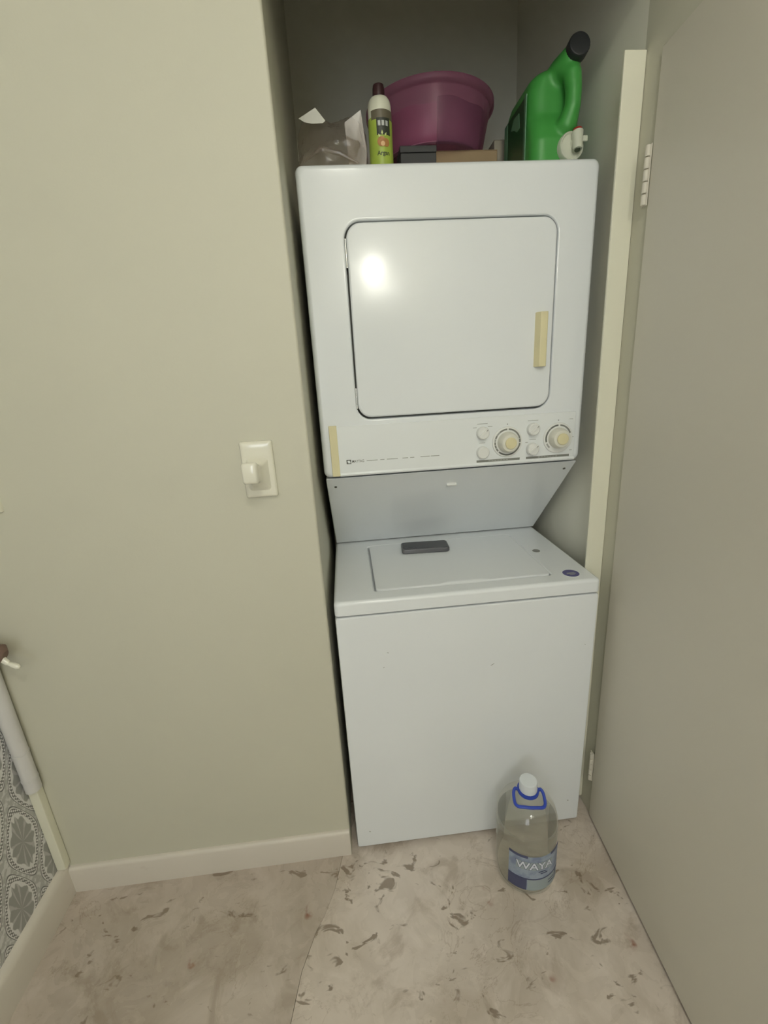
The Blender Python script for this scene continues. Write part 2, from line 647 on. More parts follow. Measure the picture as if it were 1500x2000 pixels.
js = [YA + 0.1, 0.0, -0.10, -0.16, -0.19, -0.27, -0.36, -0.62, -0.62]
wob = [0, 0, .010, .004, -.006, -.010, 0.004, 0, 0]
edge = [(seam(y) + w, y) for y, w in zip(js[:-1], wob)]
g = 0.0006
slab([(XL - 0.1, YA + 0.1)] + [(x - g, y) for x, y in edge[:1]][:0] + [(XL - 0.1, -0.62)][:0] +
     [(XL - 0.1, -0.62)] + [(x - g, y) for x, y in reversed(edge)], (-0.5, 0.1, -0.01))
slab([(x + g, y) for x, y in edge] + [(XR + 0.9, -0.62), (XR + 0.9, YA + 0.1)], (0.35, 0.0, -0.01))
slab([(XL - 0.1, -0.6212), (XL - 0.1, YB - 0.1), (XR + 0.9, YB - 0.1), (XR + 0.9, -0.6212)], (0.0, -1.3, -0.01))

# ceiling
ceiling = struct(box('ceiling', XL - 0.1, XR + 0.9, YB - 0.1, YA + 0.1, CEIL, CEIL + 0.1, 'ceiling'))

# wall with the hook: the block left of the alcove, its corner slightly rounded
bm = bmesh.new()
prof = [(XL, 0.0034)]
for k in range(7):
    t = radians(-90 + 90 * k / 6)
    prof.append((-0.0190 - 0.006 + 0.006 * cos(t), 0.0034 + 0.006 + 0.006 * sin(t)))
prof += [(-0.019, YA), (XL, YA)]
loft(bm, [xy(prof, 0.0), xy(prof, CEIL)])
struct(finish('wall_front', bm, 'wall'))
# fascia over the alcove opening (just above the frame)
struct(box('trim_1', -0.0185, 0.732, 0.0034, 0.020, 2.13, CEIL - 0.0005, 'wall'))
struct(box('wall_alcove', -0.019, XR, YA, YA + 0.1, 0, CEIL, 'wall_alcove'))
struct(box('wall_left', XL - 0.1, XL, YB, 0.0034, 0, CEIL, 'damask'))
struct(box('wall_back', XL - 0.1, XR + 0.2, YB - 0.1, YB, 0, CEIL, 'ceiling'))

# right wall with the doorway
DY0, DY1, DZ = -0.79, 0.018, 1.962
bm = bmesh.new()
bbox(bm, XR, XR + 0.1, DY1, 0.075, 0, CEIL)
bbox(bm, XR, XR + 0.1, DY0, DY1, DZ, CEIL)
bbox(bm, XR, XR + 0.1, YB, DY0, 0, CEIL)
bmesh.ops.remove_doubles(bm, verts=bm.verts, dist=1e-5)
wr = struct(lean(finish('wall_right', bm, 'wall', smooth=0)))

bm = bbox(bmesh.new(), XR, XR + 0.1, 0.075, YA, 0, CEIL)
struct(lean(finish('wall_alcove_right', bm, 'wall_alcove', smooth=0)))

# the passage beyond the door
bm = bmesh.new()
bbox(bm, XR + 0.80, XR + 0.90, -1.40, 0.40, 0, CEIL)
bbox(bm, XR + 0.101, XR + 0.80, -1.40, -1.30, 0, CEIL)
bbox(bm, XR + 0.101, XR + 0.80, 0.30, 0.40, 0, CEIL)
struct(finish('wall_passage', bm, 'wall', smooth=0))

# vertical jamb board beside the washer
tb = bmesh.new()
bbox(tb, 0.7025, 0.7495, 0.068, 0.0748, 0.02, 1.985, 0.002, 2)
struct(lean(finish('trim_2', tb, 'trimpaint')))

# door leaf, a few degrees ajar, with painted hinges
HX, HY = 0.742, 0.012
door = box('door_1', 0, 0.036, -0.775, -0.003, 0.012, 1.955, 'door', bevel=0.0015, seg=1)
rz = Matrix.Rotation(radians(-4.3), 4, 'Z')
door.data.transform(Matrix.Translation((HX, HY, 0)) @ rz)
lean(door)
struct(door)
for (h0, h1, nk) in ((1.695, 1.803, 5), (0.148, 0.252, 5)):
    hb = bmesh.new()
    bbox(hb, HX - 0.003, HX - 0.0005, HY - 0.002, HY + 0.014, h0, h1)
    hinge = finish('hinge', hb, 'door', door, smooth=0)
    lean(hinge)
    step = (h1 - h0) / nk
    for k in range(nk):
        kb = bmesh.new()
        z0 = h0 + k * step
        lathe(kb, HX - 0.005, HY + 0.004, [(0.0045, z0 + 0.0012), (0.0055, z0 + 0.003), (0.0055, z0 + step - 0.003), (0.0045, z0 + step - 0.0012)], 14)
        kn = finish('hinge_knuckle', kb, 'door', hinge)
        lean(kn)


# baseboards
H = 0.092
pr = [(0.0034, 0.0), (-0.0086, 0.0), (-0.0086, H - 0.010), (-0.0070, H - 0.004), (-0.0035, H - 0.0005), (0.0, H), (0.0034, H)]
bm = prism_x(bmesh.new(), pr, XL + 0.020, -0.0205)
struct(finish('baseboard_front', bm, 'base', smooth=50))
bm = bmesh.new()
H2 = 0.105
pl = [(XL, 0.0), (XL + 0.020, 0.0), (XL + 0.020, H2 - 0.02), (XL + 0.016, H2 - 0.010), (XL + 0.010, H2 - 0.002), (XL, H2)]
loft(bm, [[(x, YB, z) for x, z in pl], [(x, 0.0030, z) for x, z in pl]])
struct(finish('baseboard_left', bm, 'base', smooth=50))

# corner bead: short square block below, round pipe above
cb = bmesh.new()
bbox(cb, XL + 0.0005, XL + 0.026, -0.020, 0.0030, H2 + 0.001, 0.395, 0.004, 2)
struct(finish('trim_3', cb, 'trimpaint'))
pb = bmesh.new()
lathe(pb, XL + 0.0185, -0.0165, [(0.018, 0.402), (0.018, CEIL - 0.001)], 24)
pipe = finish('corner_pipe', pb, 'pvc', loc=(XL + 0.0185, -0.0165, 0.402))
tag(pipe, 'white plastic pipe running up the corner beside the damask wallpaper', 'pipe')
for z in (0.437, 0.520):
    cbm = bmesh.new()
    lathe(cbm, XL + 0.0185, -0.0165, [(0.0188, z), (0.0192, z + 0.001), (0.0192, z + 0.003), (0.0188, z + 0.004)], 24)
    finish('pipe_joint', cbm, 'pvc', pipe)

# ================================================================== stacked washer and dryer
W = 0.699
unit = thing('stacked_washer_dryer', (W / 2, 0.40, 0), 'tall white stacked laundry unit with dryer above top-loading washer', 'washer dryer')

# --- washer cabinet
bm = bmesh.new()
rings = []
for (ins, y) in ((0, 0.70), (0, 0.006), (0.0018, 0.0018), (0.006, 0.0)):
    rings.append(xz(rrect(0 + ins, W - ins, 0.012 + ins, 0.8065 - ins, 0.006, 4), y))
loft(bm, rings)
cabinet = finish('washer_cabinet', bm, 'enamel_flat', unit)
for (x, z) in ((0.041, 0.073), (0.661, 0.094)):
    s = bmesh.new()
    lathe(s, x, z, [(0.0022, 0.0004), (0.0022, -0.0006), (0.001, -0.001)], 10, 'y')
    finish('front_screw', s, 'inklight', cabinet)
for (x, z, a, l) in ((0.129, 0.692, 15, 0.005), (0.412, 0.621, -30, 0.011), (0.116, 0.648, -40, 0.004), (0.672, 0.654, 30, 0.003)):
    s = bmesh.new()
    bbox(s, -l / 2, l / 2, -0.0004, 0.0003, -0.0005, 0.0005)
    s.transform(Matrix.Translation((x, 0, z)) @ Matrix.Rotation(radians(a), 4, 'Y'))
    finish('scratch', s, 'inkmid', cabinet, smooth=0)
# plinth under the cabinet
box('toe_plinth', 0.03, W - 0.03, 0.05, 0.66, 0.0, 0.0118, 'gap', unit)

# --- washer top deck with a lid well
LX0, LX1, LY0, LY1 = 0.106, 0.589, 0.046, 0.372
ZD = 0.850
bm = bmesh.new()
R = []
R.append(xy(rrect(0.004, W - 0.004, 0.004, 0.70, 0.010, 8), 0.8095))
R.append(xy(rrect(0.0, W, -0.002, 0.70, 0.012, 8), 0.813))
R.append(xy(rrect(0.0, W, -0.002, 0.70, 0.012, 8), ZD - 0.010))
for k in range(1, 5):
    t = radians(90 * k / 4)
    ins = 0.010 * (1 - cos(t))
    R.append(xy(rrect(ins, W - ins, -0.002 + ins, 0.70 - ins, 0.012, 8), ZD - 0.010 + 0.010 * sin(t)))
R.append(xy(rrect(LX0 - 0.003, LX1 + 0.003, LY0 - 0.004, LY1 + 0.003, 0.016, 8), ZD))
R.append(xy(rrect(LX0, LX1, LY0, LY1, 0.014, 8), ZD - 0.003))
R.append(xy(rrect(LX0, LX1, LY0, LY1, 0.014, 8), ZD - 0.018))
loft(bm, R)
deck = finish('washer_top', bm, 'enamel', unit)
# lid with a finger notch in its front edge
bm = bmesh.new()
lx0, lx1, ly0, ly1 = LX0 + 0.0048, LX1 - 0.0012, LY0 + 0.003, LY1 - 0.001


def lid_outline(ins, notch):
    pts = []
    base = rrect(lx0 + ins, lx1 - ins, ly0 + ins, ly1 - ins, 0.012, 6)
    pts = base[:]
    # insert the notch on the front edge (between corner 3 and corner 4)
    front = []
    ks = 14
    for k in range(ks + 1):
        f = k / ks
        x = 0.285 + 0.135 * f
        d = notch * (min(1, min(f, 1 - f) / 0.16))
        front.append((x, ly0 + ins + d))
    return pts[:21] + front + pts[21:]


loft(bm, [xy(lid_outline(0.0, 0.0), ZD - 0.017), xy(lid_outline(0.0, 0.004), ZD - 0.004), xy(lid_outline(0.001, 0.006), ZD - 0.0005),
          xy(lid_outline(0.004, 0.009), ZD + 0.0018)])
lid = finish('washer_lid', bm, 'enamel', unit)
# round plug and round blue sticker on the deck
s = bmesh.new()
lathe(s, 0.617, 0.213, [(0.0115, ZD - 0.001), (0.0115, ZD + 0.0008), (0.009, ZD + 0.0012)], 24)
finish('bleach_plug', s, 'disc', deck)
s = bmesh.new()
lathe(s, 0.640, 0.044, [(0.0240, ZD - 0.0005), (0.0240, ZD + 0.0004)], 36)
st = finish('round_sticker', s, 'sticker_white', deck)
st['label'] = 'round blue sticker with white rim'
s = bmesh.new()
lathe(s, 0.640, 0.044, [(0.0215, ZD), (0.0215, ZD + 0.0008)], 36)
finish('sticker_face', s, 'sticker_blue', deck)
for k, (dx, l) in enumerate(((-0.002, 0.022), (0.003, 0.026), (0.008, 0.014))):
    s = bmesh.new()
    bbox(s, 0.640 - l / 2, 0.640 + l / 2, 0.044 - dx - 0.0012, 0.044 - dx + 0.0012, ZD + 0.0008, ZD + 0.0010)
    finish('sticker_print', s, 'inklight', deck, smooth=0)

# --- sloping support panel between the two machines
YD = 0.149           # dryer front
bm = prism_x(bmesh.new(), [(0.157, 1.1345), (0.418, 0.8535), (0.70, 0.8535), (0.70, 1.1345)], 0.0025, W - 0.0025, 0.004, 3)
sup = finish('support_panel', bm, 'enamel_flat', unit)
sl = Vector((0, 0.418 - 0.157, 0.8535 - 1.1345)).normalized()
nrm = Vector((0, sl.z, -sl.y))      # outward normal (towards -y, -z)
if nrm.y > 0:
    nrm = -nrm


def on_slope(x, s_):
    """point on the slope, s_ metres down from its top edge"""
    return Vector((x, 0.157, 1.1345)) + sl * s_


def slope_mat(p):
    m = Matrix((Vector((1, 0, 0)), nrm.cross(Vector((1, 0, 0))), nrm)).transposed().to_4x4()
    return Matrix.Translation(p) @ m


for (x, d) in ((0.026, 0.040), (0.672, 0.034)):
    s = bmesh.new()
    lathe(s, 0, 0, [(0.0038, -0.001), (0.0038, 0.001), (0.0020, 0.0018)], 14)
    s.transform(slope_mat(on_slope(x, d)))
    finish('panel_screw', s, 'screw', sup)
s = bmesh.new()
bbox(s, -0.0145, 0.0145, -0.0040, 0.0040, -0.001, 0.008, 0.002, 2)
s.transform(slope_mat(on_slope(0.352, 0.066)))
finish('lid_bumper', s, 'knobwhite', sup)

# --- dryer cabinet with a door well
ZB, ZT = 1.1375, 1.8385
OX0, OX1, OZ0, OZ1, OR = 0.0975, 0.6045, 1.2835, 1.7265, 0.038
bm = bmesh.new()
R = []
nb = 10
R.append(xz(rrect(0.002, W - 0.002, ZB, ZT, 0.016, nb), 0.70))
R.append(xz(rrect(0.0, W, ZB, ZT, 0.016, nb), YD + 0.030))
R.append(xz(rrect(0.0, W, ZB, ZT, 0.016, nb), YD + 0.016))
for k in range(1, 7):
    t = radians(90 * k / 6)
    ins = 0.013 * (1 - cos(t))
    R.append(xz(rrect(ins, W - ins, ZB + ins, ZT - ins, 0.016, nb), YD + 0.016 * (1 - sin(t))))
R.append(xz(rrect(OX0 - 0.006, OX1 + 0.006, OZ0 - 0.006, OZ1 + 0.006, OR + 0.006, nb), YD))
R.append(xz(rrect(OX0 - 0.002, OX1 + 0.002, OZ0 - 0.002, OZ1 + 0.002, OR + 0.002, nb), YD + 0.0012))
R.append(xz(rrect(OX0, OX1, OZ0, OZ1, OR, nb), YD + 0.004))
R.append(xz(rrect(OX0, OX1, OZ0, OZ1, OR, nb), YD + 0.022))
loft(bm, R)
dry = finish('dryer_cabinet', bm, 'enamel', unit)
# dark gasket at the bottom of the well
box('door_gasket', OX0 + 0.001, OX1 - 0.001, YD + 0.0195, YD + 0.0215, OZ0 + 0.001, OZ1 - 0.001, 'gap', dry)
# door leaf
bm = bmesh.new()
gx0, gx1, gz0, gz1 = OX0 + 0.0045, OX1 - 0.0032, OZ0 + 0.0052, OZ1 - 0.0036
R = []
R.append(xz(rrect(gx0, gx1, gz0, gz1, OR - 0.004, nb), YD + 0.019))
R.append(xz(rrect(gx0, gx1, gz0, gz1, OR - 0.004, nb), YD + 0.002))
for k in range(1, 5):
    t = radians(90 * k / 4)
    ins = 0.005 * (1 - cos(t))
    R.append(xz(rrect(gx0 + ins, gx1 - ins, gz0 + ins, gz1 - ins, OR - 0.004, nb), YD + 0.002 - 0.005 * sin(t)))
loft(bm, R)
ddoor = finish('dryer_door', bm, 'enamel', unit)
# grip: yellowed bar, hollow on its left flank
bm = bmesh.new()
YF = YD - 0.003
prof = [(0.5550, YF), (0.5570, YF - 0.004), (0.5625, YF - 0.0165), (0.5655, YF - 0.018), (0.5785, YF - 0.018), (0.5810, YF - 0.0155), (0.5815, YF)]
loft(bm, [xy(prof, 1.388), xy(prof, 1.516)])
bmesh.ops.bevel(bm, geom=[e for e in bm.edges if abs(e.verts[0].co.z - e.verts[1].co.z) < 1e-6], offset=0.0008, segments=1, affect='EDGES')
hd = finish('door_grip', bm, 'cream', ddoor)
hd['label'] = 'yellowed plastic door grip'
for (z0, z1) in ((1.632, 1.692), (1.312, 1.362)):
    s = bmesh.new()
    lathe(s, OX0 + 0.0022, YD + 0.004, [(0.0026, z0), (0.0026, z1)], 12)
    finish('door_hinge', s, 'chrome', ddoor)

# --- control panel strip
bm = bmesh.new()
R = []
px0, px1, pz0, pz1 = 0.024, 0.678, 1.1465, 1.2705
R.append(xz(rrect(px0, px1, pz0, pz1, 0.004, 4), YD + 0.002))
R.append(xz(rrect(px0, px1, pz0, pz1, 0.004, 4), YD - 0.0028))
R.append(xz(rrect(px0 + 0.0012, px1 - 0.0012, pz0 + 0.0012, pz1 - 0.0012, 0.004, 4), YD - 0.004))
loft(bm, R)
cp = finish('control_panel', bm, 'panel', unit)
YP = YD - 0.004
cs = box('end_strip', 0.0225, 0.0425, YP - 0.0030, YD, 1.1425, 1.2735, 'cream', unit, 0.001, 1)
cs['label'] = 'yellowed vertical end strip'
bm = prism_x(bmesh.new(), [(YD, 1.1400), (YP - 0.001, 1.1415), (YP - 0.003, 1.1455), (YP - 0.001, 1.1495), (YD, 1.1500)], 0.043, 0.679)
finish('panel_lip', bm, 'panel', unit)

# print on the panel: maker's mark, name, the faint line of small print
bm = bmesh.new()
bbox(bm, 0.0612, 0.0735, YP - 0.0004, YP + 0.0005, 1.1728, 1.1842, 0.0003, 1)
finish('logo_box', bm, 'ink', cp, smooth=0)
bm = bmesh.new()
pv = [(0.0636, 1.1800), (0.0648, 1.1818), (0.0690, 1.1818), (0.0702, 1.1806), (0.0714, 1.1780), (0.0712, 1.1752), (0.0660, 1.1752), (0.0648, 1.1775)]
loft(bm, [[(x, YP, z) for x, z in pv], [(x, YP - 0.0007, z) for x, z in pv]])
finish('logo_mark', bm, 'panel', cp, smooth=0)
finish('maker_name', place_xz(text_bm('MAYTAG', 0.0098, 1.0, 0.0001, 0.80), 0.0915, YP - 0.0004, 1.1788), 'inkmid', cp, smooth=0)
for (a, b) in ((716, 737), (742, 750), (755, 776), (785, 796), (800, 808), (820, 838), (840, 857)):
    s = bmesh.new()
    bbox(s, 0.114 + (a - 716) * 0.00137, 0.114 + (b - 716) * 0.00137, YP - 0.0003, YP + 0.0002, 1.1778, 1.1796)
    finish('small_print', s, 'inklight', cp, smooth=0)
for (x0, x1, z0, z1) in ((0.408, 0.527, 1.1515, 1.1575), (0.5445, 0.665, 1.1515, 1.1575)):
    s = bmesh.new()
    bbox(s, x0, x1, YP - 0.0003, YP + 0.0002, z0, z1)
    finish('print_bar', s, 'inkmid', cp, smooth=0)
    m_ = (x0 + x1) / 2
    s = bmesh.new()
    for k in range(7):
        xk = m_ - 0.024 + k * 0.008
        bbox(s, xk - 0.0028, xk + 0.0028, YP - 0.0005, YP - 0.0002, (z0 + z1) / 2 - 0.0009, (z0 + z1) / 2 + 0.0009)
    finish('bar_print', s, 'inklight', cp, smooth=0)
for (x0, x1, z) in ((0.409, 0.437, 1.2535), (0.546, 0.574, 1.2535), (0.398, 0.408, 1.2445), (0.438, 0.450, 1.2455), (0.415, 0.431, 1.2035),
                    (0.552, 0.570, 1.2035), (0.541, 0.548, 1.1965), (0.660, 0.670, 1.2510), (0.6705, 0.6745, 1.2035), (0.665, 0.672, 1.168)):
    s = bmesh.new()
    bbox(s, x0, x1, YP - 0.0003, YP + 0.0002, z - 0.0007, z + 0.0007)
    finish('small_print', s, 'inklight', cp, smooth=0)


def arc(bm, cx, cz, r0, r1, a0, a1, y0, y1, n):
    rings = []
    for k in range(n + 1):
        t = radians(a0 + (a1 - a0) * k / n)
        rings.append([(cx + r0 * cos(t), y0, cz + r0 * sin(t)), (cx + r1 * cos(t), y0, cz + r1 * sin(t)),
                      (cx + r1 * cos(t), y1, cz + r1 * sin(t)), (cx + r0 * cos(t), y1, cz + r0 * sin(t))])
    return loft(bm, rings)


def big_dial(x, z, arcs, label):
    bm = bmesh.new()
    lathe(bm, x, z, [(0.0405, YP + 0.001), (0.0405, YP - 0.002), (0.0395, YP - 0.0035), (0.038, YP - 0.004), (0.0265, YP - 0.005)], 56, 'y')
    d = finish('dial_skirt', bm, 'knobwhite', cp)
    d['label'] = label
    for (a0, a1, mt) in arcs:
        s = arc(bmesh.new(), x, z, 0.0318, 0.0358, a0, a1, YP - 0.0030, YP - 0.0051, max(2, int(abs(a1 - a0) / 6)))
        finish('dial_scale', s, mt, d, smooth=0)
    bm = bmesh.new()
    lathe(bm, x, z, [(0.0275, YP - 0.003), (0.0275, YP - 0.008), (0.0262, YP - 0.016), (0.0238, YP - 0.024), (0.0218, YP - 0.0275), (0.0185, YP - 0.029)], 48, 'y')
    finish('dial_grip', bm, 'knob', d)
    bm = bmesh.new()
    lathe(bm, x, z, [(0.0150, YP - 0.0285), (0.0150, YP - 0.0320), (0.0138, YP - 0.0330)], 36, 'y')
    finish('dial_cap', bm, 'cream', d)
    s = bmesh.new()
    lathe(s, x, z + 0.0465, [(0.0014, YP + 0.0002), (0.0014, YP - 0.0004)], 10, 'y')
    finish('dial_index', s, 'ink', cp)


big_dial(0.4905, 1.2020, [(93, 128, 'inkmid'), (128, 150, 'inklight'), (150, 162, 'inkmid'), (164, 176, 'inklight'), (178, 190, 'inkmid'),
                          (192, 206, 'inkmid'), (208, 222, 'inkmid'), (228, 300, 'ink'), (300, 352, 'inkmid'), (356, 372, 'inkmid'), (374, 446, 'inkmid')],
         'large washer timer dial with yellowed cap')
big_dial(0.6300, 1.2035, [(93, 130, 'ink'), (131, 150, 'inkmid'), (150, 168, 'ink'), (168, 196, 'ink'), (204, 226, 'inklight'), (20, 50, 'inkmid'), (50, 84, 'inkmid')],
         'large dryer timer dial with yellowed cap')


def small_knob(x, z, ang):
    bm = bmesh.new()
    lathe(bm, x, z, [(0.0168, YP + 0.001), (0.0168, YP - 0.006), (0.0156, YP - 0.011), (0.0135, YP - 0.0128)], 36, 'y')
    k = finish('selector_knob', bm, 'knobwhite', cp)
    if ang is not None:
        s = bmesh.new()
        bbox(s, -0.0032, 0.0032, -0.0040, 0.001, -0.0152, 0.0152, 0.0012, 2)
        s.transform(Matrix.Translation((x, YP - 0.0120, z)) @ Matrix.Rotation(radians(ang), 4, 'Y'))
        finish('knob_ridge', s, 'knobwhite', k)
        s = bmesh.new()
        bbox(s, -0.0007, 0.0007, -0.0003, 0.0003, 0.0085, 0.0142)
        s.transform(Matrix.Translation((x, YP - 0.0162, z)) @ Matrix.Rotation(radians(ang), 4, 'Y'))
        finish('knob_mark', s, 'inkmid', k, smooth=0)


small_knob(0.4235, 1.2300, 50)
small_knob(0.4240, 1.1785, None)
small_knob(0.5600, 1.2310, 50)
small_knob(0.5600, 1.1785, 50)

# ================================================================== things on the machines
# phone on the lid
ph = thing('mobile_phone', (0.287, 0.300, ZD + 0.0018), 'dark grey phone lying on the washer lid below the sloping panel', 'phone')
bm = bmesh.new()
prh = []
for (ins, z) in ((0.002, 0.0002), (0.0, 0.003), (0.0, 0.011), (0.0012, 0.0142), (0.004, 0.0155)):
    prh.append(xy(rrect(-0.075 + ins, 0.075 - ins, -0.034 + ins, 0.034 - ins, 0.010, 6), z))
loft(bm, prh)
mphone = Matrix.Translation((0.287, 0.300, ZD + 0.0018)) @ Matrix.Rotation(radians(-3.5), 4, 'Z')
bm.transform(mphone)
finish('phone_case', bm, 'phone_side', ph)
bm = bmesh.new()
loft(bm, [xy(rrect(-0.070, 0.070, -0.029, 0.029, 0.007, 6), 0.0150), xy(rrect(-0.070, 0.070, -0.029, 0.029, 0.007, 6), 0.0160)])
bm.transform(mphone)
finish('phone_screen', bm, 'phone_glass', ph)

# ---- top of the dryer
ZTOP = ZT
# shampoo bottle
BX, BY, BR_ = 0.2035, 0.250, 0.0272
bt = thing('shampoo_bottle', (BX, BY, ZTOP), 'slim lime green shampoo bottle with dark brown cap on top of the dryer', 'bottle')
bm = bmesh.new()
lathe(bm, BX, BY, [(0.0250, ZTOP + 0.0003), (0.0268, ZTOP + 0.003), (BR_, ZTOP + 0.010), (BR_, ZTOP + 0.138), (0.0266, ZTOP + 0.146), (0.0245, ZTOP + 0.154), (0.0205, ZTOP + 0.1595), (0.0150, ZTOP + 0.1615)], 40)
finish('bottle_body', bm, 'shampoo_white', bt)
bm = bmesh.new()
lathe(bm, BX, BY, [(0.0142, ZTOP + 0.1605), (0.0142, ZTOP + 0.166), (0.0135, ZTOP + 0.180), (0.0122, ZTOP + 0.186), (0.008, ZTOP + 0.188)], 28)
finish('bottle_cap', bm, 'shampoo_cap', bt)
AZ = math.degrees(math.atan2(-0.98987 - BY, 0.06662 - BX)) + 8      # label faces the room
lab = finish('bottle_label', curved(bmesh.new(), BX, BY, BR_ + 0.0007, AZ - 125, AZ + 95, ZTOP + 0.006, ZTOP + 0.118, 30), 'shampoo_green', bt)
finish('label_band', curved(bmesh.new(), BX, BY, BR_ + 0.0011, AZ - 52, AZ + 70, ZTOP + 0.112, ZTOP + 0.130, 14), 'shampoo_band', bt)
finish('label_panel', curved(bmesh.new(), BX, BY, BR_ + 0.0012, AZ - 25, AZ + 42, ZTOP + 0.081, ZTOP + 0.114, 10), 'shampoo_dark', bt)
for k in range(3):
    finish('brand_plate', curved(bmesh.new(), BX, BY, BR_ + 0.0018, AZ - 18 + 18 * k, AZ - 6 + 18 * k, ZTOP + 0.098, ZTOP + 0.108, 3), 'silver', bt)
# nut picture
for (da, dz, rr, mt, off) in ((-4, 0.068, 0.0100, 'nut', 0.0015), (18, 0.066, 0.0085, 'nut', 0.0016), (2, 0.0635, 0.0050, 'nut_pale', 0.0021)):
    bm = bmesh.new()
    pts = circ(0, 0, rr, 20)
    vs = [bm.verts.new((a, b, 0)) for a, b in pts]
    bm.faces.new(vs)
    finish('nut_picture', wrap(bm, BX, BY, BR_ + off, AZ + da, ZTOP + dz), mt, bt, smooth=0)
for (da, dz, ln, rot_) in ((0, 0.080, 0.010, 0), (12, 0.078, 0.009, -30), (-10, 0.076, 0.008, 30)):
    bm = bmesh.new()
    lf = [(0, 0), (0.0022, ln * 0.4), (0, ln), (-0.0022, ln * 0.4)]
    vs = [bm.verts.new((a * cos(radians(rot_)) - b * sin(radians(rot_)), a * sin(radians(rot_)) + b * cos(radians(rot_)), 0)) for a, b in lf]
    bm.faces.new(vs)
    finish('leaf_picture', wrap(bm, BX, BY, BR_ + 0.0020, AZ + da, ZTOP + dz), 'leafprint', bt, smooth=0)
finish('label_word', wrap(text_bm('Argan', 0.0125, 1.0, 0.0002), BX, BY, BR_ + 0.0012, AZ + 4, ZTOP + 0.0455), 'shampoo_dark', bt, smooth=0)

# cardboard box carrying the basin
def carton(name, x0, x1, y0, y1, z0, z1, mat, label, cat, ang=0):
    cx, cy = (x0 + x1) / 2, (y0 + y1) / 2
    t = thing(name, (cx, cy, z0), label, cat)
    bm = bbox(bmesh.new(), x0, x1, y0, y1, z0 + 0.0003, z1 - 0.0012, 0.0015, 1)
    finish('carton_body', bm, mat, t, smooth=0)
    for (a, b) in ((y0, cy - 0.0008), (cy + 0.0008, y1)):
        finish('carton_flap', bbox(bmesh.new(), x0 + 0.0003, x1 - 0.0003, a + 0.0003, b, z1 - 0.0012, z1), mat, t, smooth=0)
    return t


ZBOX = 1.968
carton('cardboard_box', 0.300, 0.545, 0.420, 0.640, ZTOP, ZBOX, 'card', 'brown cardboard box under the pink basin', 'box')
carton('grey_box', 0.549, 0.640, 0.460, 0.660, ZTOP, 2.008, 'greybox', 'grey box behind the green jug next to the brown cardboard', 'box')
t = thing('black_box', (0.308, 0.370, ZTOP), 'small black box in front of the brown cardboard beside the shampoo bottle', 'box')
finish('box_body', bbox(bmesh.new(), 0.2630, 0.3575, 0.345, 0.410, ZTOP + 0.0003, 1.934, 0.003, 2), 'darkbox', t)
finish('box_lid', bbox(bmesh.new(), 0.2620, 0.3585, 0.344, 0.411, 1.9342, 1.950, 0.003, 2), 'darkbox', t)

# pink basin with liners inside its wall
BCX, BCY = 0.376, 0.520
ZBAS = ZBOX + 0.0004
bs = thing('plastic_basin', (BCX, BCY, ZBAS), 'translucent pink plastic basin standing on boxes on top of the dryer', 'basin')
bm = bmesh.new()
prof = [(0.001, 0.0), (0.138, 0.0), (0.145, 0.004), (0.150, 0.020), (0.158, 0.060), (0.166, 0.095), (0.169, 0.114), (0.177, 0.1165), (0.181, 0.121),
        (0.181, 0.131), (0.178, 0.1325), (0.178, 0.122), (0.175, 0.1195), (0.1665, 0.1185), (0.163, 0.095), (0.155, 0.060), (0.147, 0.020), (0.141, 0.006), (0.001, 0.003)]
lathe(bm, BCX, BCY, [(r, ZBAS + h) for r, h in prof], 64)
finish('basin_bowl', bm, 'basin', bs, smooth=50)
# liners added inside the wall: pale at the left, dark at the right
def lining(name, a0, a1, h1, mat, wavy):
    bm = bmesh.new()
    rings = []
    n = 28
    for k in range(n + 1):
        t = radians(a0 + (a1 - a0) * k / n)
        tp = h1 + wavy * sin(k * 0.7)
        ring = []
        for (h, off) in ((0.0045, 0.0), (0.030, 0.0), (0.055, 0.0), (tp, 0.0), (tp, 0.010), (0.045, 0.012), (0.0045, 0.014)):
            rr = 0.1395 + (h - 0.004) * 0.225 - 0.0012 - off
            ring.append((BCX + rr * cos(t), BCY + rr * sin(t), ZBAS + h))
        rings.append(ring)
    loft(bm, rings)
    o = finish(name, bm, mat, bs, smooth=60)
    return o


lining('dark_lining', -93, 45, 0.092, 'liner', 0.003)
lining('pale_lining', -200, -94, 0.082, 'pale_liner', 0.002)

# clear plastic bag with a white paper tag
bg = thing('plastic_bag', (0.100, 0.33, ZTOP), 'crumpled clear plastic bag with white tag at the left of the dryer top', 'bag')
bm = bmesh.new()
bmesh.ops.create_icosphere(bm, subdivisions=5, radius=1.0)
for v in bm.verts:
    q = v.co.copy()
    f = 1 + 0.20 * noise.noise(q * 2.2 + Vector((3, 1, 5))) + 0.10 * abs(noise.noise(q * 6.0)) + 0.03 * noise.noise(q * 15)
    x = 0.090 + q.x * 0.092 * f
    y = 0.335 + q.y * 0.085 * f
    z = 0.064 + q.z * 0.066 * f
    if q.z > 0.35:
        # two gathered corners stand up
        k = (q.z - 0.35)
        z += 0.055 * k * (0.4 + abs(q.x) * 1.6)
        x += 0.03 * k * q.x
    v.co = Vector((min(max(x, 0.004), 0.174), y, ZTOP + max(0.0006, z)))
finish('bag_film', bm, 'bag', bg, smooth=60)
